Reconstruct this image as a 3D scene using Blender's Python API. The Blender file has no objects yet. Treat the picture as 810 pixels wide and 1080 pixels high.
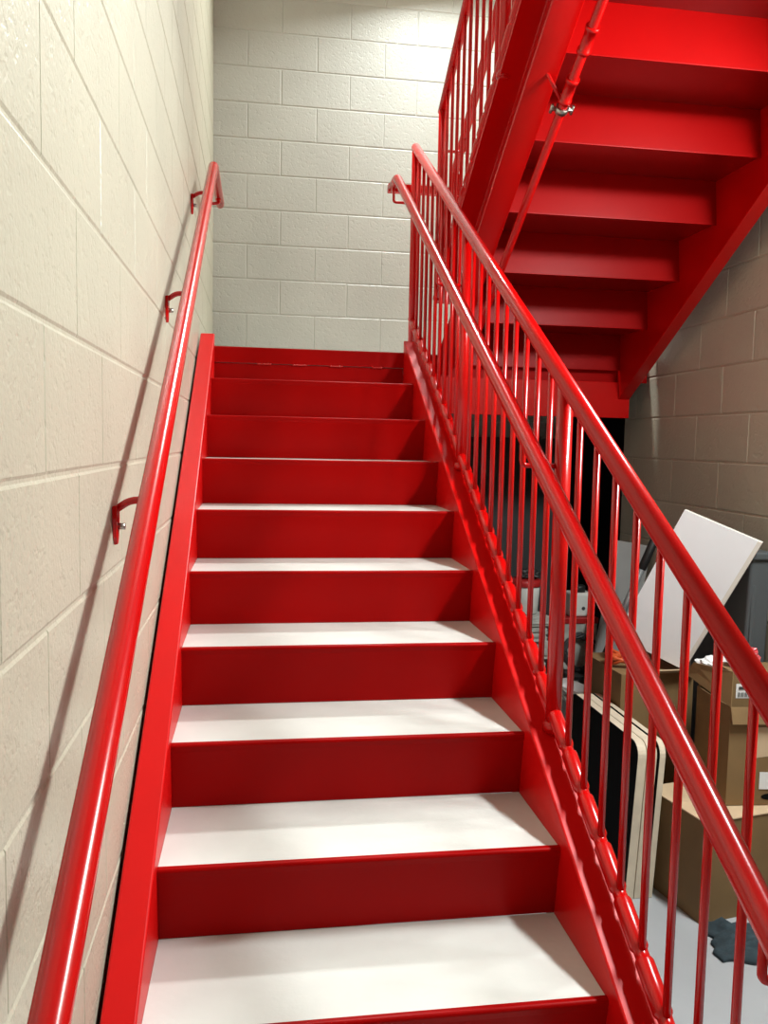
import bpy, bmesh, math, random
from mathutils import Vector, Matrix, noise
random.seed(7)
S = bpy.context.scene
COL = S.collection

# ------------------------------------------------------------------ materials
P1, P2 = 122, 108
L1P, L1N = (1.2, .95, 4.65), (.30, -.62, -.72)
L2Y, L2Z, L2N = -2.12, 2.93, (-.62, .0, -.80)
def nodes(name):
    m = bpy.data.materials.new(name); m.use_nodes = True
    nt = m.node_tree
    return m, nt, nt.nodes['Principled BSDF']
def mat(name, col, rough=.5, metal=0., var=0., vscale=8., bump=0., bscale=60., coat=0., spec=.5, bump2=0., b2scale=20.):
    m, nt, b = nodes(name)
    b.inputs['Base Color'].default_value = (*col, 1)
    b.inputs['Roughness'].default_value = rough
    b.inputs['Metallic'].default_value = metal
    b.inputs['Specular IOR Level'].default_value = spec
    b.inputs['Coat Weight'].default_value = coat
    b.inputs['Coat Roughness'].default_value = .12
    tc = nt.nodes.new('ShaderNodeTexCoord')
    if var:
        n = nt.nodes.new('ShaderNodeTexNoise'); n.inputs['Scale'].default_value = vscale; n.inputs['Detail'].default_value = 5
        nt.links.new(tc.outputs['Object'], n.inputs['Vector'])
        r = nt.nodes.new('ShaderNodeValToRGB')
        r.color_ramp.elements[0].position = .3; r.color_ramp.elements[1].position = .7
        r.color_ramp.elements[0].color = (*[c*(1-var) for c in col], 1)
        r.color_ramp.elements[1].color = (*[min(1, c*(1+var)) for c in col], 1)
        nt.links.new(n.outputs['Fac'], r.inputs['Fac']); nt.links.new(r.outputs['Color'], b.inputs['Base Color'])
    last = None
    for amt, sc in ((bump, bscale), (bump2, b2scale)):
        if not amt: continue
        n = nt.nodes.new('ShaderNodeTexNoise'); n.inputs['Scale'].default_value = sc; n.inputs['Detail'].default_value = 4
        nt.links.new(tc.outputs['Object'], n.inputs['Vector'])
        bp = nt.nodes.new('ShaderNodeBump'); bp.inputs['Strength'].default_value = amt; bp.inputs['Distance'].default_value = .004
        nt.links.new(n.outputs['Fac'], bp.inputs['Height'])
        if last: nt.links.new(last.outputs['Normal'], bp.inputs['Normal'])
        last = bp
    if last: nt.links.new(last.outputs['Normal'], b.inputs['Normal'])
    return m
def block_mat(name, col):
    m, nt, b = nodes(name)
    b.inputs['Roughness'].default_value = .34
    tc = nt.nodes.new('ShaderNodeTexCoord')
    n = nt.nodes.new('ShaderNodeTexNoise'); n.inputs['Scale'].default_value = 2.2; n.inputs['Detail'].default_value = 6
    nt.links.new(tc.outputs['Object'], n.inputs['Vector'])
    r = nt.nodes.new('ShaderNodeValToRGB')
    r.color_ramp.elements[0].position = .3; r.color_ramp.elements[1].position = .7
    r.color_ramp.elements[0].color = (*[c*.93 for c in col], 1); r.color_ramp.elements[1].color = (*[c*1.05 for c in col], 1)
    nt.links.new(n.outputs['Fac'], r.inputs['Fac']); nt.links.new(r.outputs['Color'], b.inputs['Base Color'])
    # roller-painted block: fine orange peel plus sparse pits
    n1 = nt.nodes.new('ShaderNodeTexNoise'); n1.inputs['Scale'].default_value = 110; n1.inputs['Detail'].default_value = 4
    v = nt.nodes.new('ShaderNodeTexNoise'); v.inputs['Scale'].default_value = 48; v.inputs['Detail'].default_value = 3
    nt.links.new(tc.outputs['Object'], n1.inputs['Vector']); nt.links.new(tc.outputs['Object'], v.inputs['Vector'])
    mr = nt.nodes.new('ShaderNodeMapRange'); mr.inputs['From Min'].default_value = .32; mr.inputs['From Max'].default_value = .46
    nt.links.new(v.outputs['Fac'], mr.inputs['Value'])
    b1 = nt.nodes.new('ShaderNodeBump'); b1.inputs['Strength'].default_value = .42; b1.inputs['Distance'].default_value = .003
    b2 = nt.nodes.new('ShaderNodeBump'); b2.inputs['Strength'].default_value = .26; b2.inputs['Distance'].default_value = .004
    nt.links.new(n1.outputs['Fac'], b1.inputs['Height']); nt.links.new(mr.outputs['Result'], b2.inputs['Height'])
    nt.links.new(b1.outputs['Normal'], b2.inputs['Normal']); nt.links.new(b2.outputs['Normal'], b.inputs['Normal'])
    return m
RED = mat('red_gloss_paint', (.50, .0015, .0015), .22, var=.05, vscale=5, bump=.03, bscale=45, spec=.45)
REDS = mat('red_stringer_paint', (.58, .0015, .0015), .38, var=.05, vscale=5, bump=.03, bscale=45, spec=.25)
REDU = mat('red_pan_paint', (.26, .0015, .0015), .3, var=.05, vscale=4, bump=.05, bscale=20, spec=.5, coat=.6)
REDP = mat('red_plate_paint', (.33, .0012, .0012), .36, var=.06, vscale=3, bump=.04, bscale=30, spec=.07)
TREAD = mat('pale_grey_tread_paint', (.68, .69, .655), .5, var=.05, vscale=6, bump=.15, bscale=70)
FLOORM = mat('pale_grey_floor_paint', (.42, .44, .455), .45, var=.07, vscale=3, bump=.1, bscale=50)
BLOCK = block_mat('beige_painted_block', (.50, .475, .375))
BLOCKB = block_mat('grey_painted_block', (.52, .525, .49))
CEIL = mat('ceiling_paint', (.7, .7, .67), .8, bump=.1)
CARD = mat('cardboard', (.215, .13, .052), .8, var=.10, vscale=7, bump=.1, bscale=80)
CARDL = mat('cardboard_edge', (.58, .43, .27), .8, var=.08)
PAPER = mat('white_label', (.8, .8, .78), .6)
INK = mat('label_print', (.05, .05, .05), .6)
BLACKL = mat('black_laminate', (.005, .005, .005), .7, spec=.08)
CREAM = mat('cream_board_core', (.66, .57, .43), .7, var=.10, vscale=14, bump=.1)
WHITEB = mat('white_board', (.86, .88, .90), .45, var=.03, vscale=3)
WEDGE = mat('white_board_edge', (.72, .69, .62), .7)
GREYB = mat('grey_panel', (.28, .28, .27), .6, var=.05)
GREYP = mat('grey_plastic', (.085, .095, .10), .42, var=.05)
GREYD = mat('dark_grey_plastic', (.06, .065, .065), .5)
BLACK = mat('black_rubber', (.012, .012, .012), .5)
STEEL = mat('dull_steel', (.42, .41, .38), .35, metal=1)
ALU = mat('grey_tube', (.35, .37, .38), .35, metal=.6)
RAG = mat('blue_grey_cloth', (.030, .050, .060), .95, var=.35, vscale=25, bump=.5, bscale=120)
NEWS = mat('grey_newsprint', (.42, .43, .39), .9, var=.30, vscale=18, bump=.3, bscale=30)
PLASTW = mat('white_plastic', (.72, .73, .68), .45, var=.04)
REDL = mat('red_plastic', (.35, .012, .012), .4)
ORANGE = mat('orange_cord', (.55, .09, .02), .5)
WRAPW = mat('white_film', (.75, .75, .74), .25, var=.1, vscale=20, bump=.3)
WRAPR = mat('pink_red_film', (.50, .06, .07), .3, var=.4, vscale=16, bump=.3)
DARKDOOR = mat('black_door_paint', (.005, .005, .005), .7, spec=.08)
DIFF = mat('light_diffuser', (.85, .85, .85), .4)
WELDM = mat('red_weld', (.5, .01, .01), .15, coat=.6)

# ------------------------------------------------------------------ helpers
def link(name, bm, m, parent=None, bevel=0., seg=2, loc=None):
    me = bpy.data.meshes.new(name)
    bmesh.ops.recalc_face_normals(bm, faces=bm.faces)
    bm.to_mesh(me); bm.free()
    o = bpy.data.objects.new(name, me); COL.objects.link(o)
    ms = m if isinstance(m, (list, tuple)) else [m]
    for x in ms: me.materials.append(x)
    if parent:
        o.parent = parent
        o.matrix_parent_inverse = Matrix.Translation(-parent.location)
    if bevel:
        md = o.modifiers.new('bevel', 'BEVEL'); md.width = bevel; md.segments = seg; md.limit_method = 'ANGLE'; md.angle_limit = math.radians(40)
        md.harden_normals = False
    return o
def tag(o, label=None, cat=None, group=None, kind=None):
    if label: o['label'] = label
    if cat: o['category'] = cat
    if group: o['group'] = group
    if kind: o['kind'] = kind
    return o
def thing(name, loc, label, cat, group=None):
    o = bpy.data.objects.new(name, None); COL.objects.link(o); o.location = loc; o.empty_display_size = .1
    return tag(o, label, cat, group)
def box(bm, x0, x1, y0, y1, z0, z1, M=None, mi=0):
    v = [bm.verts.new((x, y, z)) for x in (x0, x1) for y in (y0, y1) for z in (z0, z1)]
    if M is not None:
        for q in v: q.co = M @ q.co
    fs = []
    for f in ((0,1,3,2),(4,6,7,5),(0,4,5,1),(2,3,7,6),(0,2,6,4),(1,5,7,3)):
        fc = bm.faces.new([v[i] for i in f]); fc.material_index = mi; fs.append(fc)
    return v
def prism_x(bm, prof, x0, x1):
    """polygon (y,z) extruded along x"""
    a = [bm.verts.new((x0, y, z)) for y, z in prof]; b = [bm.verts.new((x1, y, z)) for y, z in prof]
    n = len(prof)
    bm.faces.new(a); bm.faces.new(b[::-1])
    for i in range(n): bm.faces.new((a[i], b[i], b[(i+1) % n], a[(i+1) % n]))
def slab4(bm, pts, th, mi=0, mside=None):
    """four corners -> slab of thickness th behind (along -normal)"""
    p = [Vector(q) for q in pts]
    n = (p[1]-p[0]).cross(p[3]-p[0]).normalized()
    a = [bm.verts.new(q) for q in p]; b = [bm.verts.new(q - n*th) for q in p]
    f = bm.faces.new(a); f.material_index = mi
    f = bm.faces.new(b[::-1]); f.material_index = mi
    for i in range(4):
        f = bm.faces.new((a[i], a[(i+1) % 4], b[(i+1) % 4], b[i])); f.material_index = mi if mside is None else mside
def fillet(path, r, n=6):
    out = [Vector(path[0])]
    for i in range(1, len(path)-1):
        p, a, c = Vector(path[i]), Vector(path[i-1]), Vector(path[i+1])
        d0, d1 = (a-p), (c-p)
        k = min(r, d0.length*.45, d1.length*.45)
        s, e = p + d0.normalized()*k, p + d1.normalized()*k
        for j in range(n+1):
            t = j/n
            out.append(s*(1-t)**2 + p*2*t*(1-t) + e*t*t)
    out.append(Vector(path[-1]))
    return out
def tube(bm, path, r, seg=16, caps=True, mi=0):
    path = [Vector(p) for p in path]
    rs = r if isinstance(r, (list, tuple)) else [r]*len(path)
    rings = []
    t0 = (path[1]-path[0]).normalized()
    up = Vector((0, 0, 1)) if abs(t0.z) < .95 else Vector((1, 0, 0))
    u = t0.cross(up).normalized()
    for i, p in enumerate(path):
        if i == 0: t = path[1]-path[0]
        elif i == len(path)-1: t = path[-1]-path[-2]
        else: t = (path[i+1]-p).normalized() + (p-path[i-1]).normalized()
        t = t.normalized()
        u = (u - t*u.dot(t)).normalized(); w = t.cross(u)
        rings.append([bm.verts.new(p + (u*math.cos(2*math.pi*k/seg) + w*math.sin(2*math.pi*k/seg))*rs[i]) for k in range(seg)])
    for a, b in zip(rings, rings[1:]):
        for k in range(seg):
            f = bm.faces.new((a[k], a[(k+1) % seg], b[(k+1) % seg], b[k])); f.smooth = True; f.material_index = mi
    if caps:
        f = bm.faces.new(rings[0][::-1]); f.material_index = mi
        f = bm.faces.new(rings[-1]); f.material_index = mi
def bend(bm, P, Q, r, seg=16): tube(bm, [P, Q], r, seg)
def lathe(bm, prof, cx, cy, seg=24, mi=0):
    rings = []
    for r, z in prof:
        rings.append([bm.verts.new((cx + r*math.cos(2*math.pi*k/seg), cy + r*math.sin(2*math.pi*k/seg), z)) for k in range(seg)])
    for a, b in zip(rings, rings[1:]):
        for k in range(seg):
            f = bm.faces.new((a[k], a[(k+1) % seg], b[(k+1) % seg], b[k])); f.smooth = True; f.material_index = mi
    bm.faces.new(rings[0][::-1]).material_index = mi; bm.faces.new(rings[-1]).material_index = mi
def NB(): return bmesh.new()

# ------------------------------------------------------------------ dimensions (metres, floor = 0)
RUN, RISE, OVER, W = .2785, .1667, .0273, .886
SL = RISE/RUN
Z0 = 1.8337                      # nosing of the highest step below the landing, at y = 0
LAND = Z0 + RISE                 # landing level
XL, XR, YB, YF, ZC = -.072, 2.15, 1.46, -6.0, 5.6
COURSE0, CH, BL = 1.517, .2032, .4064
def low(y, off=0.): return Z0 + SL*y + off          # nosing line of the lower flight
UX0, UX1 = 1.13, 1.985                               # upper flight between its stringers
def upp(y, off=0.): return LAND + RISE + (.324 - y)*SL + off

# ------------------------------------------------------------------ the room
def block_wall(name, m, axis, fixed, sign, a0, a1, z0, z1, phase_even, phase_odd, hole=None, depth=.003, jt=.0025, head=1.):
    """painted concrete-block wall with tooled joints; axis 'y' runs along y at x=fixed, 'x' along x at y=fixed; sign = direction of the room"""
    bm = NB(); d, jw, bv = depth, jt, .0045
    def P(a, z, h):
        return (fixed + sign*(h-d), a, z) if axis == 'y' else (a, fixed + sign*(h-d), z)
    def quad(pts):
        bm.faces.new([bm.verts.new(q) for q in pts])
    def back(b0, b1, c0, c1):
        quad([P(b0, c0, 0), P(b1, c0, 0), P(b1, c1, 0), P(b0, c1, 0)])
    if hole:
        h0, h1, hz = hole
        if h0 > a0: back(a0, h0, z0, z1)
        if h1 < a1: back(h1, a1, z0, z1)
        back(h0, h1, hz, z1)
    else: back(a0, a1, z0, z1)
    n0 = math.floor((z0-COURSE0)/CH); n1 = math.ceil((z1-COURSE0)/CH)
    for n in range(n0, n1):
        c0, c1 = max(z0, COURSE0+n*CH), min(z1, COURSE0+(n+1)*CH)
        if c1-c0 < .02: continue
        ph = phase_even if n % 2 == 0 else phase_odd
        k0 = math.floor((a0-ph)/BL); k1 = math.ceil((a1-ph)/BL)
        for k in range(k0, k1):
            b0, b1 = max(a0, ph+k*BL), min(a1, ph+(k+1)*BL)
            if hole and c0 < hole[2]-.01:
                if b0 < hole[0] < b1: b1 = hole[0]
                elif hole[0] <= b0 and b1 <= hole[1]: continue
                elif b0 < hole[1] < b1: b0 = hole[1]
            if b1-b0 < .02: continue
            w = jw + random.uniform(-.0008, .0008)
            vw = jw*head*random.choice((.3, .5, .9)); vb = bv*random.choice((.5, .8, 1))*(.4 + .6*head)   # many head joints are filled by paint
            e = lambda b, lim: 0 if abs(b-lim) < 1e-6 else 1
            l, r = b0 + vw, b1 - vw
            o = [(l, c0+w), (r, c0+w), (r, c1-w), (l, c1-w)]
            i = [(l+vb, c0+w+bv), (r-vb, c0+w+bv), (r-vb, c1-w-bv), (l+vb, c1-w-bv)]
            O = [bm.verts.new(P(a, z, 0)) for a, z in o]; I = [bm.verts.new(P(a, z, d)) for a, z in i]
            bm.faces.new(I)
            for q in range(4): bm.faces.new((O[q], O[(q+1) % 4], I[(q+1) % 4], I[q]))
    # solid thickness behind
    t = .18
    def Q(a, z, h): return (fixed - sign*h, a, z) if axis == 'y' else (a, fixed - sign*h, z)
    regs = [(a0, a1, z0, z1)] if not hole else [(a0, hole[0], z0, z1), (hole[1], a1, z0, z1), (hole[0], hole[1], hole[2], z1)]
    for b0, b1, c0, c1 in regs:
        v = [bm.verts.new(Q(a, z, h)) for a in (b0, b1) for z in (c0, c1) for h in (.006, t)]
        for f in ((0,1,3,2),(4,6,7,5),(0,4,5,1),(2,3,7,6),(0,2,6,4),(1,5,7,3)): bm.faces.new([v[j] for j in f])
    # orient: every joint/block face looks into the room
    me = bpy.data.meshes.new(name); bm.normal_update()
    nrm = Vector((sign, 0, 0)) if axis == 'y' else Vector((0, sign, 0))
    for f in bm.faces:
        if f.normal.dot(nrm) < -.2 and abs(f.normal.dot(nrm)) > .2 and len(f.verts) == 4:
            c = f.calc_center_median(); cc = c.x if axis == 'y' else c.y
            if abs(cc-fixed) < .0058: f.normal_flip()
    bm.to_mesh(me); bm.free(); me.materials.append(m)
    o = bpy.data.objects.new(name, me); COL.objects.link(o)
    return tag(o, kind='structure')
DOOR = (.575, 1.40, 2.02)
tag(block_wall('wall_left', BLOCK, 'y', XL, 1, YF, YB, 0, ZC, -2.113, -1.910, depth=.0022, head=.25), 'beige painted block wall beside the lower stairs')
tag(block_wall('wall_back', BLOCKB, 'x', YB, -1, XL-.18, XR+.18, 0, ZC, .322, .125), 'grey painted block wall behind the landing')
tag(block_wall('wall_right', BLOCK, 'y', XR, -1, YF, YB, 0, ZC, -.174, .035, DOOR), 'shaded block wall under the upper stairs')
tag(block_wall('wall_front', BLOCK, 'x', YF, 1, XL-.18, XR+.18, 0, ZC, .0, .2), 'block wall behind the viewer')
bm = NB(); box(bm, XL-.18, XR+.18, YF-.18, YB+.18, -.15, 0)
tag(link('floor', bm, FLOORM), 'pale grey painted floor', kind='structure')
bm = NB(); box(bm, XL-.18, XR+.18, YF-.18, YB+.18, ZC, ZC+.15)
tag(link('ceiling', bm, CEIL), kind='structure')
# doorway under the landing: dark door set back in the wall
bm = NB(); box(bm, XR+.10, XR+.145, DOOR[0]+.04, DOOR[1]-.04, .008, DOOR[2]-.04)
d = tag(link('door_1', bm, DARKDOOR, bevel=.003), 'black door set back in the wall under the landing', kind='structure')
bm = NB(); box(bm, XR+.002, XR+.17, DOOR[0]-.0, DOOR[0]+.038, 0, DOOR[2]); box(bm, XR+.002, XR+.17, DOOR[1]-.038, DOOR[1], 0, DOOR[2]); box(bm, XR+.002, XR+.17, DOOR[0]+.038, DOOR[1]-.038, DOOR[2]-.038, DOOR[2])
link('door_frame', bm, DARKDOOR, d, bevel=.002)
bm = NB(); tube(bm, fillet([(XR+.10, DOOR[0]+.11, 1.0), (XR+.055, DOOR[0]+.11, 1.0), (XR+.055, DOOR[0]+.22, 1.0)], .015), .009, 10)
link('door_handle', bm, BLACK, d)

# ------------------------------------------------------------------ lower staircase
def channel(bm, xweb, xtoe, f, off_top, off_bot, ya, yb, tw=.009, tf=.011):
    """C channel swept along the slope between vertical cuts; f(y, off) is its line"""
    s = 1 if xtoe > xweb else -1
    sec = [(xweb, off_top), (xtoe, off_top), (xtoe, off_top-tf), (xweb+s*tw, off_top-tf-.003), (xweb+s*tw, off_bot+tf+.003), (xtoe, off_bot+tf), (xtoe, off_bot), (xweb, off_bot)]
    A = [bm.verts.new((x, ya, f(ya, o))) for x, o in sec]; B = [bm.verts.new((x, yb, f(yb, o))) for x, o in sec]
    bm.faces.new(A); bm.faces.new(B[::-1]); n = len(sec)
    for i in range(n): bm.faces.new((A[i], B[i], B[(i+1) % n], A[(i+1) % n]))
def clip_floor(bm, z=0.):
    g = bm.verts[:] + bm.edges[:] + bm.faces[:]
    r = bmesh.ops.bisect_plane(bm, geom=g, plane_co=(0, 0, z), plane_no=(0, 0, -1), clear_outer=True)
    ed = [e for e in r['geom_cut'] if isinstance(e, bmesh.types.BMEdge)]
    if ed: bmesh.ops.holes_fill(bm, edges=ed, sides=0)
st = thing('staircase', (W/2, -2.8, 0), 'red steel stairs with pale grey treads climbing from the floor along the beige block wall', 'stairs')
for xw, xt in ((0, -.064), (W, W+.082)):
    bm = NB(); channel(bm, xw, xt, low, .05, -.25, -2.87, .292); clip_floor(bm)
    link('stringer', bm, REDS, st, bevel=.005, seg=3)
NK = 11
for k in range(-1, NK):                               # k = -1 is the landing edge
    y, z = -RUN*k, Z0 - RISE*k
    zb = z - RISE
    bm = NB()
    if k >= 0:
        r, lip, th = .007, .015, .005
        prof = [(y+OVER, zb), (y+.004, z-.020)]
        for j in range(7):                              # rounded nose
            a = math.pi*(1.02 - .52*j/6)
            prof.append((y + r + r*math.cos(a), z + .001 - r + r*math.sin(a)))
        prof += [(y+lip, z+.001), (y+lip, z-th), (y+.012, z-th-.004), (y+.010, z-.022), (y+OVER+th, zb)]
        prism_x(bm, prof, 0.0, W)
    else:
        prism_x(bm, [(y+.020, zb), (y+.012, z-.074), (y+.018, z-.074), (y+.026, zb)], 0.0, W)
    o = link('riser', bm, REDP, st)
    if k >= 0:
        bm = NB(); ye = y + RUN + OVER
        prism_x(bm, [(y+lip-.001, z-.0015), (ye+.001, z-.0015), (ye+.001, z-.04), (y+lip-.001, z-.04)], 0.0005, W-.0005)
        t = tag(link('tread', bm, TREAD, st), 'pale grey painted tread')
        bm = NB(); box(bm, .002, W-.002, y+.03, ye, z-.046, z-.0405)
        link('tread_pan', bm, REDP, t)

# ------------------------------------------------------------------ landing
ld = thing('landing_platform', (1.0, .9, LAND-.05), 'red steel landing at the head of the lower stairs, before the grey block wall', 'landing')
bm = NB(); box(bm, XL+.004, XR-.004, .3355, YB-.004, LAND-.045, LAND-.001); tag(link('deck', bm, TREAD, ld), 'pale grey landing floor')
bm = NB()
prism_x(bm, [(.2785, LAND-.073), (.2785, LAND-.004), (.2815, LAND), (.3355, LAND), (.3355, LAND-.006), (.2845, LAND-.006), (.2845, LAND-.073)], 0.0, W)
e = link('edge_plate', bm, REDP, ld)
for x0, wd in ((.20, .055), (.365, .055), (.54, .05), (.74, .04)):
    bm = NB()
    for j in range(7):
        M = Matrix.Translation((x0 + wd*j/6, .281 + .001*math.sin(j*2), LAND-.0745)) @ Matrix.Diagonal((.007, .0045, .0045, 1))
        bmesh.ops.create_icosphere(bm, subdivisions=2, radius=1, matrix=M)
    for f in bm.faces: f.smooth = True
    link('weld_bead', bm, WELDM, e)
bm = NB(); prism_x(bm, [(.302, 1.718), (.302, 1.895), (.345, 1.895), (.345, 1.885), (.312, 1.882), (.312, 1.731), (.345, 1.728), (.345, 1.718)], W+.002, 2.046)
link('header_beam', bm, RED, ld, bevel=.002)
bm = NB(); box(bm, W+.075, XR-.004, .3265, .335, 1.896, LAND+.001); link('fascia', bm, REDP, ld, bevel=.002)

# ------------------------------------------------------------------ guard rail of the lower flight
GX = .945
def guard(name, x, f, ys, ya, yb, n_between, rail_off, brail_off, foot_off, label, pd=.040):
    g = thing(name, (x, ys[0], f(ys[0], foot_off)), label, 'guardrail')
    sgn = 1 if yb > ya else -1
    bm = NB(); tube(bm, [(x, ya, f(ya, rail_off)), (x, yb, f(yb, rail_off))], .021, 24)
    link('top_rail', bm, RED, g)
    bal = []
    sp = sorted(ys)
    for a, b in zip(sp, sp[1:]):
        for j in range(1, n_between+1): bal.append(a + (b-a)*j/(n_between+1))
    # bottom rail: pipe coped at every baluster
    pts = []
    lo, hi = min(sp), max(sp)
    marks = sorted(bal + sp)
    for m_ in marks:
        for dy, r in ((-.0125, .0190), (-.0095, .0175), (-.0065, .0145), (.0065, .0145), (.0095, .0175), (.0125, .0190)):
            pts.append((m_+dy, r))
    pts = [(lo-.03, .019)] + [p for p in pts if lo-.03 < p[0] < hi+.022] + [(hi+.022, .019)]
    bm = NB(); tube(bm, [(x, y, f(y, brail_off)) for y, r in pts], [r for y, r in pts], 16)
    link('bottom_rail', bm, RED, g)
    for y in sp:
        zf = LAND + .001 if x < 1 and y > .29 else f(y, foot_off)      # the head post stands on the landing
        bm = NB(); tube(bm, [(x, y, zf - .0 if zf < f(y, foot_off) else zf - .008), (x, y, f(y, rail_off) - .006)], pd/2, 24)
        p = link('post', bm, RED, g)
        bm = NB(); tube(bm, [(x, y, zf - .002), (x, y, zf + .016), (x, y, zf + .022)], [pd/2+.007, pd/2+.006, pd/2+.001], 24)
        link('weld_collar', bm, RED, p)
    for y in bal:
        bm = NB(); tube(bm, [(x, y, f(y, brail_off) - .004), (x, y, f(y, rail_off) - .012)], .0078, 10)
        link('baluster', bm, RED, g)
    return g
guard('guardrail', GX, low, [.395, -.675, -1.715, -2.755], .408, -2.79, 9, .917, .098, .0505,
      'red railing with vertical bars standing on the open side of the lower stairs')

# inner hand rail of the lower flight, carried round to the upper flight
HX, HO, UHX = .84, .80, 1.165
hz = low(.30, HO)
hr = thing('handrail', (HX, -1.3, low(-1.3, HO)), 'red pipe handrail bracketed to the stair side of the lower barred railing', 'handrail')
path = fillet([(HX, -3.30, low(-2.95, HO)), (HX, -2.95, low(-2.95, HO)), (HX, .30, hz), (HX, .468, hz)], .03)
bm = NB(); tube(bm, path, .0205, 24); link('rail', bm, RED, hr)
bm = NB(); box(bm, HX-.0195, UHX+.019,   .446, .485, hz-.0195, hz+.0195); link('return_bar', bm, RED, hr, bevel=.004)
def jbracket(y, x, xe, f, o, par, bot):
    bm = NB(); z = f(y, o) - .018
    tube(bm, fillet([(x, y, z), (x, y, bot), (xe, y, bot)], .014), .0065, 10)
    link('bracket', bm, RED, par)
for y in (-.675, -1.715, -2.755): jbracket(y, HX, GX-.021, low, HO, hr, low(y, HO)-.085)
jbracket(.395, HX, GX-.021, lambda y, o: hz, 0, hr, hz-.085)

# ------------------------------------------------------------------ wall hand rail
WX, WO = .003, .857
wz = low(.10, WO)
wr = thing('handrail', (WX, -1.3, low(-1.3, WO)), 'red pipe handrail fixed to the beige block wall on steel brackets', 'handrail')
bm = NB(); tube(bm, fillet([(WX, -3.25, low(-2.95, WO)), (WX, -2.95, low(-2.95, WO)), (WX, .10, wz), (WX, .70, wz)], .03), .021, 24)
link('rail', bm, RED, wr)
for y in (-2.93, -2.008, -1.085, -.15, .55):
    z = min(low(y, WO), wz)
    bm = NB()
    # cast bracket: saddle, arm and a spear-shaped wall plate
    tube(bm, fillet([(XL+.004, y, z-.058), (XL+.030, y, z-.040), (WX, y, z-.036), (WX, y, z-.018)], .012), .0075, 10)
    slab4(bm, [(WX-.012, y-.028, z-.0205-.028*SL*(0 if y > 0 else 1)), (WX+.012, y-.028, z-.0205-.028*SL*(0 if y > 0 else 1)), (WX+.012, y+.028, z-.0205+.028*SL*(0 if y > 0 else 1)), (WX-.012, y+.028, z-.0205+.028*SL*(0 if y > 0 else 1))], .005)
    br = link('bracket', bm, RED, wr)
    bm = NB()
    pr = [(-.022, -.050), (.022, -.050), (.024, -.075), (.012, -.112), (0, -.128), (-.012, -.112), (-.024, -.075)]
    a = [bm.verts.new((XL+.0005, y+p, z+q)) for p, q in pr]; b = [bm.verts.new((XL+.009, y+p*.8, z+q+.002)) for p, q in pr]
    bm.faces.new(a); bm.faces.new(b[::-1])
    for i in range(7): bm.faces.new((a[i], a[(i+1) % 7], b[(i+1) % 7], b[i]))
    pl = link('wall_plate', bm, RED, br, bevel=.002)
    bm = NB(); tube(bm, [(XL+.008, y, z-.090), (XL+.022, y, z-.090)], .007, 6)
    tag(link('bolt', bm, STEEL, br), 'bare steel bolt')

# ------------------------------------------------------------------ upper staircase
us = thing('staircase', ((UX0+UX1)/2, .2, LAND), 'red steel stairs seen from underneath, rising from the landing towards the viewer', 'stairs')
YT = -2.75
for xw, xt in ((UX0, 1.034), (UX1, 2.045)):
    bm = NB(); channel(bm, xw, xt, upp, .09, -.262 if xw == UX0 else -.37, .325, YT)
    bmesh.ops.bisect_plane(bm, geom=bm.verts[:]+bm.edges[:]+bm.faces[:], plane_co=(0, 0, 1.90 if xw == UX0 else 1.72), plane_no=(0, 0, -1), clear_outer=True)
    bmesh.ops.holes_fill(bm, edges=[e for e in bm.edges if e.is_boundary], sides=0)
    link('stringer', bm, RED, us, bevel=.003)
for j in range(1, 12):                                # riser j climbs to tread level j
    zt = LAND + RISE*j; zb = zt - RISE - .045
    yn = .324 - RUN*(j-1); yb = yn - OVER
    bm = NB(); th = .005
    prism_x(bm, [(yb-.001, zb-.004), (yb, zb), (yn-.003, zt), (yn-.003-th, zt-.001), (yb-th, zb), (yb-th, zb-.004)], UX0, UX1)
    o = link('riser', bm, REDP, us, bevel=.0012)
    # tread pan running back from this nosing to the foot of the next riser
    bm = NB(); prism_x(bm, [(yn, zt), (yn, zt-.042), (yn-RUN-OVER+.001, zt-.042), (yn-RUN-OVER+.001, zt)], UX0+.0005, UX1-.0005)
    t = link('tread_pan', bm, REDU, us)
    bm = NB(); box(bm, UX0+.001, UX1-.001, yn-RUN-OVER+.006, yn-.012, zt-.002, zt+.002)
    link('tread', bm, TREAD, t)
    for x0 in ((UX0+.30, UX0+.34, UX0+.29)[j % 3],):
        bm = NB()
        for q in range(5):
            bmesh.ops.create_icosphere(bm, subdivisions=2, radius=1, matrix=Matrix.Translation((x0 + .011*q, yn-.009, zt-.043)) @ Matrix.Diagonal((.008, .004, .004, 1)))
        for f_ in bm.faces: f_.smooth = True
        link('weld_bead', bm, WELDM, o)
bm = NB(); slab4(bm, [(2.046, .32, upp(.32, .088)), (2.1455, .32, upp(.32, .088)), (2.1455, YT, upp(YT, .088)), (2.046, YT, upp(YT, .088))], .005)
link('light_gap_strip', bm, RED, us)  # added plate that blocks lamp light leaking between stringer and wall
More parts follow.
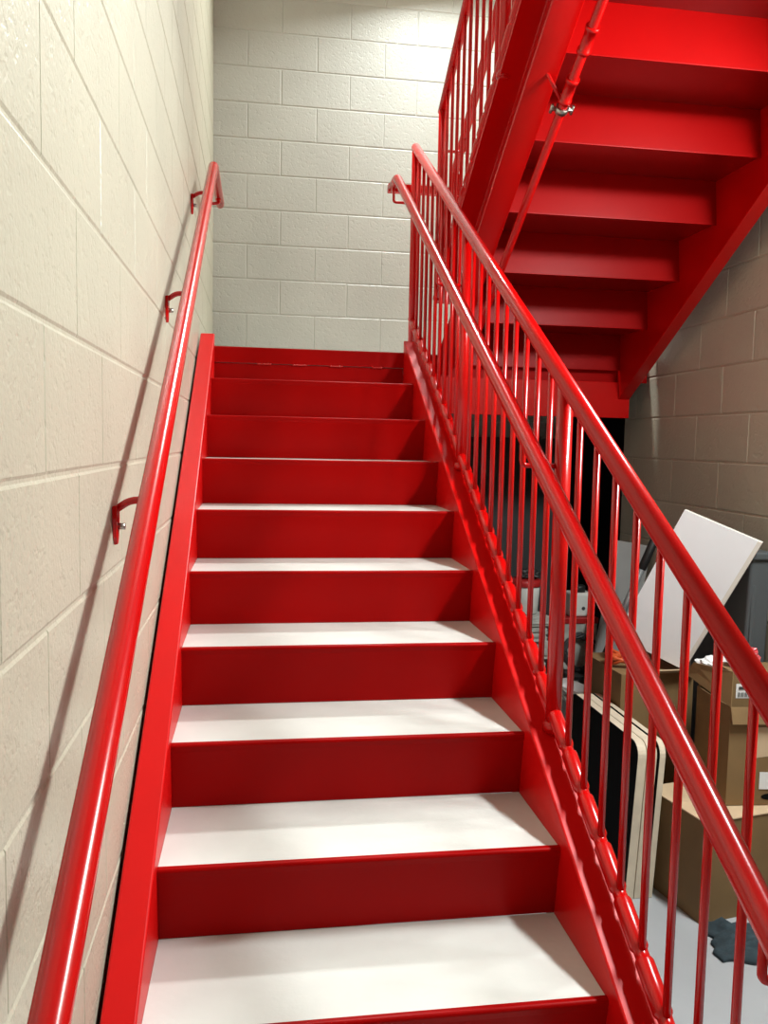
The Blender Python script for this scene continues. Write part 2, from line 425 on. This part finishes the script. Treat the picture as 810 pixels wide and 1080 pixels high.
# upper landing far overhead
bm = NB(); box(bm, XL+.004, XR-.004, YF+.004, YT-.01, 3.83, LAND+RISE*11+RISE-.16)
ul = tag(link('ceiling_slab', bm, CEIL), kind='structure')
guard('guardrail', 1.055, upp, [.315, -.70, -1.715, -2.72], .335, -2.76, 9, .98, .17, .0905,
      'red railing with vertical bars on the upper stairs, in front of the grey wall')
uh = thing('handrail', (UHX, -.5, upp(-.5, .84)), 'red pipe handrail running up behind the bars of the upper railing', 'handrail')
bm = NB(); tube(bm, fillet([(UHX, .505, hz), (UHX, .510, upp(.51, .87)), (UHX, -2.75, upp(-2.75, .87))], .02), .0205, 20); link('rail', bm, RED, uh)
bm = NB(); box(bm, UHX-.022, UHX+.022, .486, .530, hz-.045, hz+.10); link('end_block', bm, RED, uh, bevel=.004)
for y in (.315, -.70, -1.715): jbracket(y, UHX, 1.076, upp, .87, uh, upp(y, .87)-.085)

# ------------------------------------------------------------------ red pipe hung below the upper flight
PX, PO = 1.155, -.335
pp = thing('pipe', (PX, -.9, upp(-.9, PO)), 'thin red pipe with couplings slung under the left edge of the upper stairs', 'pipe')
bm = NB(); tube(bm, fillet([(PX, -2.7, upp(-2.7, PO)), (PX, -.02, upp(-.02, PO)), (PX, .16, upp(-.02, PO)+.02), ], .05), .0150, 16); link('tube', bm, RED, pp)
def along(y, l): return (PX, y, upp(y, PO))
def sleeve(name, yc, half, r, m, par, flare=.003):
    bm = NB()
    ys = [yc-half, yc-half+.010, yc-half+.011, yc+half-.011, yc+half-.010, yc+half]
    tube(bm, [along(q, 0) for q in ys], [r+flare, r+flare, r, r, r+flare, r+flare], 18)
    return link(name, bm, m, par)
PIPE_A, PIPE_B = -1.235, -1.09
sleeve('coupling', PIPE_A, .036, .0185, RED, pp)
sleeve('coupling', PIPE_B, .036, .0185, RED, pp)
bm = NB(); yc = PIPE_B + .058
tube(bm, [along(yc-.008, 0), along(yc+.008, 0)], .0215, 18)
for s in (-1, 1):
    a = Vector(along(yc, 0)) + Vector((s*.034, 0, 0)); 
    tube(bm, [a + Vector((0, -.012, .008)), a + Vector((0, .012, -.008))], .0055, 8)
    box(bm, min(a.x, a.x-s*.016), max(a.x, a.x-s*.016), a.y-.007, a.y+.007, a.z-.005, a.z+.005)
tag(link('clamp', bm, STEEL, pp), 'dull metal pipe clamp')
bm = NB(); a = Vector(along(PIPE_B+.03, 0)) + Vector((-.015, 0, 0))
tube(bm, [a, a + Vector((-.045, .0, .075)), a + Vector((-.047, .0, .078)), a + Vector((-.055, .0, .095))], [.006, .006, .0045, .0045], 8)
link('drain_spigot', bm, RED, pp)

# ------------------------------------------------------------------ stored things below the upper stairs
def leaf(name, bm, m, label, cat, group=None, **k): return tag(link(name, bm, m, **k), label, cat, group)
# three table tops stood on edge
def tabletop(dx0, dx1, lab, dz=0., y0=-1.06, y1=-.44, lean=.028):
    h = .555 + dz
    t = thing('tabletop_panel', (1.5+dx0, (y0+y1)/2, 0), lab, 'panel', 'panels stood on edge under the stairs')
    def outline(rr=.05, n=6):
        pts = [(y1, 0.001), (y0, 0.001)]
        for j in range(n+1):
            a = math.pi + math.pi/2*(-j/n)
            pts.append((y0 + rr + rr*math.cos(a), h - rr + rr*math.sin(a)))
        for j in range(n+1):
            a = math.pi/2 - math.pi/2*j/n
            pts.append((y1 - rr + rr*math.cos(a), h - rr + rr*math.sin(a)))
        return pts
    def prism(bm, xa, xb):
        o = outline()
        a = [bm.verts.new((1.475 + xa + lean*z/.55, y, z)) for y, z in o]; b = [bm.verts.new((1.475 + xb + lean*z/.55, y, z)) for y, z in o]
        bm.faces.new(a); bm.faces.new(b[::-1])
        for i in range(len(o)): bm.faces.new((a[i], b[i], b[(i+1) % len(o)], a[(i+1) % len(o)]))
    bm = NB(); prism(bm, dx0+.0025, dx1); link('core', bm, CREAM, t, bevel=.001)
    if dx0 != .0345:
      bm = NB(); prism(bm, dx0, dx0+.0024); tag(link('laminate', bm, BLACKL, t), 'black laminate face')
tabletop(0, .034, 'black faced cream edged panel, nearest the stair railing of the three stood on edge')
tabletop(.0345, .072, 'cream edged panel in the middle of the three stood on edge under the stairs')
tabletop(.080, .104, 'cream edged panel nearest the cardboard boxes, behind the other two on edge')

# cardboard boxes
def carton(name, ox, oy, th, w, d, z0, h, lab, open_top=False, flaps=(), group='cardboard boxes under the stairs'):
    t = thing(name, (ox, oy, z0), lab, 'box', group)
    R = Matrix.Translation((ox, oy, z0)) @ Matrix.Rotation(math.radians(th), 4, 'Z')
    bm = NB(); c = .004
    if open_top:
        v0 = [bm.verts.new(R @ Vector(p)) for p in ((0,0,0),(w,0,0),(w,d,0),(0,d,0))]
        v1 = [bm.verts.new(R @ Vector(p)) for p in ((0,0,h),(w,0,h),(w,d,h),(0,d,h))]
        i1 = [bm.verts.new(R @ Vector(p)) for p in ((c,c,h),(w-c,c,h),(w-c,d-c,h),(c,d-c,h))]
        i0 = [bm.verts.new(R @ Vector(p)) for p in ((c,c,c),(w-c,c,c),(w-c,d-c,c),(c,d-c,c))]
        bm.faces.new(v0[::-1]); bm.faces.new(i0)
        for i in range(4):
            k = (i+1) % 4
            bm.faces.new((v0[i], v0[k], v1[k], v1[i])); bm.faces.new((v1[i], v1[k], i1[k], i1[i])); bm.faces.new((i1[i], i1[k], i0[k], i0[i]))
    else: box(bm, 0, w, 0, d, 0, h, R)
    link('body', bm, CARD, t, bevel=.0015)
    return t, R
# lower box with its top flaps folded in
t, R = carton('cardboard_box', 1.662, -1.235, 11, .44, .30, 0, .345, 'large brown cardboard box standing on the floor, carrying the open box')
for x0, x1, y0, y1, z in ((.0, .44, .0, .148, .3525), (.0, .44, .152, .30, .3525)):
    bm = NB(); box(bm, x0-.004, x1+.004, y0-.004, y1, z-.005, z, R); link('flap', bm, CARDL, t, bevel=.001)
# upper open box
t, R = carton('cardboard_box', 1.795, -1.128, -4, .325, .25, .354, .345, 'open brown cardboard box with torn tape and labels, on top of the large box', True)
def lq(bm, pts, th=.004): slab4(bm, [R @ Vector(p) for p in pts], th)
bm = NB(); lq(bm, [(-.070, .20, .405), (.0, .0, .345), (.012, .02, .462), (-.058, .17, .455)]); link('flap', bm, CARD, t)
bm = NB(); lq(bm, [(.0, -.002, .345), (.0, -.020, .292), (.325, -.022, .290), (.325, -.002, .345)]); link('flap', bm, CARD, t)
bm = NB(); lq(bm, [(.01, .25, .345), (.315, .25, .345), (.315, .33, .405), (.01, .33, .400)]); link('flap', bm, CARD, t)
bm = NB()
lq(bm, [(.075, -.001, .275), (.072, -.001, .175), (.13, -.001, .172), (.22, -.001, .185), (.22, -.001, .27)][0:1] + [(.072, -.001, .165), (.22, -.001, .180), (.22, -.001, .275)], .0015)
tp = tag(link('packing_tape', bm, CARDL, t), 'torn pale tape')
bm = NB(); lq(bm, [(.115, -.0015, .058), (.215, -.0015, .055), (.215, -.0015, .115), (.115, -.0015, .118)][::-1], .0012)
lb = tag(link('shipping_label', bm, PAPER, t), 'white printed label')
bm = NB(); lq(bm, [(.165, -.0032, .075), (.195, -.0032, .075), (.195, -.0032, .085), (.165, -.0032, .085)][::-1], .0006); link('print', bm, INK, lb)
bm = NB()
o_ = [(.155 + .03*math.cos(a*math.pi/9), -.0012, .030 + .011*math.sin(a*math.pi/9)) for a in range(18)]
bm.faces.new([bm.verts.new(R @ Vector(p)) for p in o_]); f_ = bm.faces[:] if False else list(bm.faces)
r_ = bmesh.ops.extrude_face_region(bm, geom=f_); 
for v in [q for q in r_['geom'] if isinstance(q, bmesh.types.BMVert)]: v.co += R.to_3x3() @ Vector((0, .0009, 0))
tag(link('hand_hole', bm, BLACKL, t), 'dark oval hand hole')
# small box standing inside it
t, R = carton('cardboard_box', 1.822, -1.085, -6, .20, .14, .362, .445, 'small brown cardboard box with a white label, sticking up out of the open box')
bm = NB(); lq(bm, [(.015, -.001, .355), (.085, -.001, .355), (.085, -.001, .405), (.015, -.001, .405)], .0012); lb = tag(link('shipping_label', bm, PAPER, t), 'white printed label')
bm = NB()
for x in range(9): lq(bm, [(.022+.006*x, -.0028, .360), (.022+.006*x+(.002 if x % 2 else .0035), -.0028, .360), (.022+.006*x+(.002 if x % 2 else .0035), -.0028, .376), (.022+.006*x, -.0028, .376)], .0005)
lq(bm, [(.024, -.0028, .386), (.074, -.0028, .386), (.074, -.0028, .396), (.024, -.0028, .396)], .0005)
link('print', bm, INK, lb)
# box behind the panels
t, R = carton('cardboard_box', 1.615, -.665, 2, .31, .34, 0, .685, 'tall brown cardboard box behind the panels on edge, under the white board')
bm = NB(); lq(bm, [(.10, .0, .685), (.31, .0, .685), (.30, -.05, .71), (.12, -.06, .712)]); link('flap', bm, CARDL, t)

# crumpled film on the boxes
def crumple(name, c, rad, m, seed, lab, cat='wrapper', sq=(1, 1, .6), group=None, amp=.55, freq=9):
    bm = NB(); bmesh.ops.create_icosphere(bm, subdivisions=4, radius=1)
    for v in bm.verts:
        d = v.co.normalized(); n = noise.noise(d*2.3 + Vector((seed, 0, 0))) + .6*abs(noise.noise(d*5 + Vector((0, seed, 0))))
        r = rad*(1 + amp*n)
        v.co = Vector((d.x*r*sq[0], d.y*r*sq[1], d.z*r*sq[2])) + Vector(c)
    return leaf(name, bm, m, lab, cat, group)
crumple('plastic_wrapper', (1.872, -.905, .772), .060, WRAPW, 3.1, 'crumpled white plastic wrap in the open box, behind its raised flap')
crumple('plastic_wrapper', (1.905, -1.02, .846), .045, WRAPR, 8.2, 'crumpled red and pink wrapper on top of the small labelled box', sq=(1, .8, .75))
crumple('plastic_wrapper', (2.085, -1.0, .775), .048, WRAPW, 5.7, 'crumpled white plastic wrap near the grey bin, above the open box', sq=(1, .8, .8))
# leaning white board
def at(C, k, p): return tuple(C[i] + k*(p[i]-C[i]) for i in range(3))
CAMP = (.2058, -3.668, 1.5704)
wb = [(1.83, -.69, 1.335), (1.66, -.50, .80), (1.87, -.67, .70), (2.046, -.865, 1.23)]
t = thing('white_board', (1.76, -.59, .74), 'white rectangular board leaning at a tilt against the wall above the boxes', 'board')
bm = NB(); slab4(bm, wb, .004); link('face', bm, WHITEB, t)
n = (Vector(wb[1])-Vector(wb[0])).cross(Vector(wb[3])-Vector(wb[0])).normalized()
bm = NB(); slab4(bm, [Vector(p)-n*.0041 for p in wb], .024); tag(link('backing', bm, WEDGE, t), 'cream foam edge')
e1 = (Vector(wb[3])-Vector(wb[0])).normalized()
bm = NB(); slab4(bm, [Vector(wb[3])-e1*.013+n*.0015, Vector(wb[2])-e1*.013+n*.0015, Vector(wb[2])+e1*.003+n*.0015, Vector(wb[3])+e1*.003+n*.0015], .030); tag(link('edge_strip', bm, WEDGE, t), 'cream taped edge')
# grey panel leaning in the corner
gp = [(1.955, .17, 1.115), (1.72, .06, .002), (1.91, .06, .002), (2.135, .17, 1.085)]
bm = NB(); slab4(bm, gp, .02)
leaf('grey_panel', bm, GREYB, 'narrow grey panel leaning against the wall behind the pole', 'panel', bevel=.002)
# pole
t = thing('broom_pole', (1.475, -.20, 0), 'grey pole with a black grip leaning across the grey panel', 'pole')
pa, pb = Vector((1.478, -.215, .014)), Vector((1.960, -.205, 1.165))
dv = (pb-pa)
bm = NB(); tube(bm, [pa, pa+dv*.60], .012, 12); link('lower_tube', bm, BLACK, t)
bm = NB(); tube(bm, [pa+dv*.595, pa+dv*.90], .0155, 14); link('tube', bm, ALU, t)
bm = NB(); tube(bm, [pa+dv*.88, pa+dv*.885, pa+dv*.99, pb], [.015, .019, .019, .014], 14); tag(link('grip', bm, BLACK, t), 'black grip')
# slim grey bin
t = thing('storage_bin', (2.095, -.62, 0), 'grey plastic bin standing against the wall behind the cardboard boxes', 'bin')
bm = NB()
b0 = [(2.045, -.76), (2.138, -.76), (2.138, -.42), (2.045, -.42)]; b1 = [(2.052, -.80), (2.143, -.80), (2.143, -.38), (2.052, -.38)]
v0 = [bm.verts.new((x, y, .001)) for x, y in b0]; v1 = [bm.verts.new((x, y, 1.165)) for x, y in b1]
bm.faces.new(v0[::-1]); bm.faces.new(v1)
for i in range(4): bm.faces.new((v0[i], v0[(i+1) % 4], v1[(i+1) % 4], v1[i]))
link('body', bm, GREYP, t, bevel=.012, seg=3)
bm = NB(); box(bm, 2.049, 2.146, -.812, -.37, 1.155, 1.185); link('rim', bm, GREYP, t, bevel=.008, seg=3)
bm = NB(); box(bm, 2.062, 2.080, -.797, -.785, .70, 1.06); link('rib', bm, GREYP, t, bevel=.004)
# rag
bm = NB(); N = 26
g = {}
for i in range(N+1):
    for j in range(N+1):
        u, w = i/N-.5, j/N-.5
        ed = min(.5-abs(u), .5-abs(w))
        x = u*.40 + .03*noise.noise(Vector((w*5, 1, 0))) ; y = w*.20 + .04*noise.noise(Vector((u*4, 2, 0)))
        z = .010 + min(1, ed*7)*(.020 + .030*abs(noise.noise(Vector((u*5, w*7, 3)))) + .022*noise.noise(Vector((u*13, w*11, 5))))
        p = Matrix.Rotation(math.radians(-14), 3, 'Z') @ Vector((x, y, 0))
        g[i, j] = (bm.verts.new((p.x, p.y, max(.006, z))), bm.verts.new((p.x, p.y, 0.001)))
for i in range(N):
    for j in range(N):
        f_ = bm.faces.new((g[i,j][0], g[i+1,j][0], g[i+1,j+1][0], g[i,j+1][0])); f_.smooth = True
        bm.faces.new((g[i,j][1], g[i,j+1][1], g[i+1,j+1][1], g[i+1,j][1]))
for i in range(N):
    for a, b in (((i,0),(i+1,0)), ((i+1,N),(i,N)), ((0,i+1),(0,i)), ((N,i),(N,i+1))):
        bm.faces.new((g[a][0], g[a][1], g[b][1], g[b][0]))
for v in bm.verts: v.co += Vector((1.835, -1.385, 0))
leaf('rag', bm, RAG, 'crumpled blue grey cloth lying on the floor in front of the large cardboard box', 'cloth')

# clutter against the back, beneath the landing
t = thing('storage_crate', (1.47, .25, 0), 'grey plastic crate on the floor under the pile of papers', 'crate')
bm = NB(); box(bm, 1.22, 1.60, .02, .42, .001, .36); link('body', bm, GREYB, t, bevel=.008)
bm = NB(); box(bm, 1.205, 1.615, .005, .435, .36, .385); link('lid', bm, GREYD, t, bevel=.006)
z = .385
LAB = ['lowest paper bundle of the pile on the grey crate', 'second paper bundle up from the grey crate', 'middle paper bundle of the pile on the grey crate', 'paper bundle next below the top of the crate pile', 'topmost paper bundle, under the white tub']
for i, lab in enumerate(LAB):
    h = (.085, .07, .09, .06, .05)[i]
    M = Matrix.Translation((1.41, .22, z)) @ Matrix.Rotation(math.radians((3, -6, 5, -3, 8)[i]), 4, 'Z')
    bm = NB(); nl = 9
    for q in range(nl):
        s = random.uniform(-.008, .008); s2 = random.uniform(-.008, .008)
        box(bm, -.17+s, .17+s2, -.14+s2, .14+s, h*q/nl, h*(q+.86)/nl, M)
    # joined spine so that the sheets stay one bundle
    box(bm, -.15, .15, -.12, .12, .001, h-.003, M)
    t = thing('newspaper_bundle', (1.41, .22, z), lab, 'papers', 'paper bundles on the grey crate')
    link('sheets', bm, NEWS, t)
    bm = NB()
    box(bm, -.014, .014, -.152, .152, -.0, h+.002, M); tag(link('strap', bm, GREYD, t), 'dark strap')
    z += h + .003
zt = z
t = thing('plastic_tub', (1.50, .20, zt), 'white plastic tub with a red lid on the paper pile', 'tub')
bm = NB(); lathe(bm, [(.058, zt), (.064, zt+.004), (.072, zt+.130), (.072, zt+.135)], 1.50, .20); link('body', bm, PLASTW, t)
bm = NB(); lathe(bm, [(.076, zt+.133), (.078, zt+.137), (.078, zt+.162), (.070, zt+.167)], 1.50, .20); tag(link('lid', bm, REDL, t), 'red lid')
crumple('work_glove', (1.52, .20, zt+.190), .032, BLACK, 4.4, 'black glove lying on the red lid of the white tub', 'glove', sq=(1.5, 1, .7))
t = thing('paint_can', (1.315, .22, zt), 'dark can beside the white tub on the paper pile', 'can')
bm = NB(); lathe(bm, [(.055, zt), (.058, zt+.003), (.058, zt+.17), (.05, zt+.178)], 1.315, .22); link('body', bm, GREYD, t)
bm = NB(); lathe(bm, [(.050, zt+.1785), (.052, zt+.18), (.052, zt+.19), (.045, zt+.192)], 1.315, .22); link('lid', bm, STEEL, t)
# second stack nearer the wall
t = thing('storage_crate', (1.90, .30, 0), 'dark crate on the floor beneath the coiled cable', 'crate')
bm = NB(); box(bm, 1.775, 1.95, .24, .52, .001, .40); link('body', bm, GREYD, t, bevel=.008)
bm = NB(); box(bm, 1.76, 1.96, .235, .53, .40, .42); link('lid', bm, GREYD, t, bevel=.006)
bm = NB(); pts = []
for i in range(150):
    a = i/150*math.pi*2*5
    r = .085 + .012*math.sin(i*.9)
    pts.append((1.84 + r*math.cos(a), .30 + .25*r*math.sin(a), .52 + r*math.sin(a)*.98 + .004*math.sin(i*.5)))
tube(bm, pts, .0065, 8)
leaf('cable_coil', bm, BLACK, 'coiled dark cable propped on the dark crate under the landing', 'cable')
t = thing('cardboard_box', (1.86, .42, .42), 'low grey carton behind the coiled cable, under the white jug', 'box')
bm = NB(); box(bm, 1.77, 1.945, .35, .50, .4205, .66); link('body', bm, NEWS, t, bevel=.003)
bm = NB(); box(bm, 1.765, 1.95, .345, .505, .66, .69); link('lid', bm, REDL, t, bevel=.003)
t = thing('plastic_jug', (1.865, .42, .69), 'white plastic jug with a black cap on the red lidded carton', 'jug')
bm = NB(); box(bm, 1.805, 1.925, .37, .47, .6905, .815); link('body', bm, PLASTW, t, bevel=.012, seg=3)
bm = NB(); lathe(bm, [(.034, .815), (.034, .845), (.030, .85)], 1.865, .42, 18); tag(link('cap', bm, BLACK, t), 'black cap')
bm = NB(); lathe(bm, [(.0, 0), (.0095, 0), (.0095, .0015), (.0, .0015)][1:3], 0, 0, 14)
for v in bm.verts: v.co = Vector((1.875+v.co.x, .3695-v.co.z, .735+v.co.y))
link('spot', bm, INK, t)
# loose papers on a low carton behind the panels
t = thing('cardboard_box', (1.67, .0, 0), 'low carton behind the panels on edge, holding loose white papers', 'box')
bm = NB(); box(bm, 1.622, 1.73, -.12, .05, .001, .39); link('body', bm, GREYB, t, bevel=.003)
t = thing('paper_stack', (1.67, .0, .39), 'loose white papers on the low carton beside the grey crate', 'papers')
for q in range(5):
    M = Matrix.Translation((1.678, -.03, .3905 + .012*q)) @ Matrix.Rotation(math.radians((4, -9, 12, -3, 20)[q]), 4, 'Z')
    bm = NB(); box(bm, -.058, .058, -.12, .12, 0, .0115, M); link('sheet', bm, NEWS if q % 2 else PAPER, t)
# added dark sheet, its colour standing in for shade on the back wall
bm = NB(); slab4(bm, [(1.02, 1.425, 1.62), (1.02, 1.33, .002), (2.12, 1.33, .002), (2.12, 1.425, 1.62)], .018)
leaf('shade_panel', bm, GREYD, 'dark grey sheet added for the shade on the back wall under the landing', 'panel', bevel=.002)
# orange cord in the tall box
bm = NB(); pts = []
for i in range(110):
    a = i/110*math.pi*2*6
    pts.append((1.70 + .065*math.cos(a) + .02*math.sin(i*.37), -.54 + .05*math.sin(a), .706 + .03*i/110 + .010*math.sin(i*1.1)))
tube(bm, pts, .007, 8)
leaf('extension_cord', bm, ORANGE, 'orange cord heaped on the tall cardboard box behind the panels', 'cord')
# ------------------------------------------------------------------ lamps
def flood(name, lab, base, head, nrm, size, power, col):
    """wall flood lamp: plate and arm on the wall, tilted hood; the opening of the hood is the light itself"""
    b, e = Vector(base), Vector(head)
    t = thing(name, base, lab, 'light')
    n = Vector(nrm).normalized(); xx = Vector((1, 0, 0)); yy = n.cross(xx).normalized()
    Mx = Matrix((xx, -yy, -n)).transposed().to_4x4(); Mx.translation = e
    bm = NB(); box(bm, b.x-.06, b.x+.06, b.y-.015, b.y, b.z-.06, b.z+.06); link('wall_plate', bm, STEEL, t, bevel=.003)
    bm = NB(); tube(bm, fillet([b, Vector((b.x, e.y+.1, b.z)), e - n*.07], .05), .014, 12); link('arm', bm, STEEL, t)
    h = size/2 + .015
    bm = NB(); box(bm, -h, h, -h, h, .03, .075, Mx)
    for q in ((-h, -h+.01, -h, h), (h-.01, h, -h, h), (-h, h, -h, -h+.01), (-h, h, h-.01, h)): box(bm, *q, -.004, .03, Mx)
    link('hood', bm, CEIL, t)
    l = bpy.data.lights.new(name + '_panel', 'AREA'); l.shape = 'SQUARE'; l.size = size; l.energy = power; l.color = col
    o = bpy.data.objects.new(name + '_panel', l); COL.objects.link(o); o.matrix_world = Mx
    return t
flood('wall_light', 'flood lamp on an arm from the grey wall high above the landing', (L1P[0], YB-.001, L1P[2]+.08), L1P, L1N, .28, P1, (.96, 1.0, .97))
def strip(name, lab, base, length, power, col, nrm):
    """tube lamp along the right wall: backplate, reflector tray and end caps; the tube is the light itself"""
    x, y, z = base
    t = thing(name, base, lab, 'light')
    bm = NB(); box(bm, x-.03, x, y-length/2, y+length/2, z-.05, z+.05); link('backplate', bm, CEIL, t, bevel=.004)
    for q in (-1, 1):
        bm = NB(); box(bm, x-.13, x-.02, y+q*(length/2+.012)-.011, y+q*(length/2+.012)+.011, z-.08, z+.045); link('end_cap', bm, CEIL, t, bevel=.004)
    l = bpy.data.lights.new(name + '_tube', 'AREA'); l.shape = 'RECTANGLE'; l.size = .12; l.size_y = length; l.energy = power; l.color = col
    o = bpy.data.objects.new(name + '_tube', l); COL.objects.link(o)
    n = Vector(nrm).normalized(); yy = (Vector((0, 1, 0)) - n*n.y).normalized(); xx = yy.cross(-n)
    Mx = Matrix((xx, yy, -n)).transposed().to_4x4(); Mx.translation = Vector((x-.09, y, z-.03)); o.matrix_world = Mx
    return t
strip('strip_light', 'tube lamp on the right wall beside the foot of the stairs', (XR-.001, L2Y, L2Z), .8, P2, (.95, 1.0, .99), L2N)

w = bpy.data.worlds.new('World'); S.world = w; w.use_nodes = True
w.node_tree.nodes['Background'].inputs['Color'].default_value = (.5, .5, .5, 1)
w.node_tree.nodes['Background'].inputs['Strength'].default_value = .02

# ------------------------------------------------------------------ camera
yaw, pitch, roll, fpx = .1508, .0833, .0199, 874.19
f = Vector((math.sin(yaw), math.cos(yaw), 0)); r = Vector((math.cos(yaw), -math.sin(yaw), 0)); u = Vector((0, 0, 1))
f2 = f*math.cos(pitch) - u*math.sin(pitch); u2 = u*math.cos(pitch) + f*math.sin(pitch)
r3 = r*math.cos(roll) + u2*math.sin(roll); u3 = u2*math.cos(roll) - r*math.sin(roll)
cam = bpy.data.cameras.new('camera'); co = bpy.data.objects.new('camera', cam); COL.objects.link(co)
M = Matrix((r3, u3, -f2)).transposed().to_4x4(); M.translation = Vector(CAMP)
co.matrix_world = M
cam.sensor_fit = 'VERTICAL'; cam.sensor_height = 24; cam.lens = fpx/1080*24; cam.clip_start = .05
S.camera = co
vs = S.view_settings
vs.view_transform = 'Standard'; vs.look = 'None'; vs.gamma = 1; vs.use_curve_mapping = False; vs.exposure = -0.1
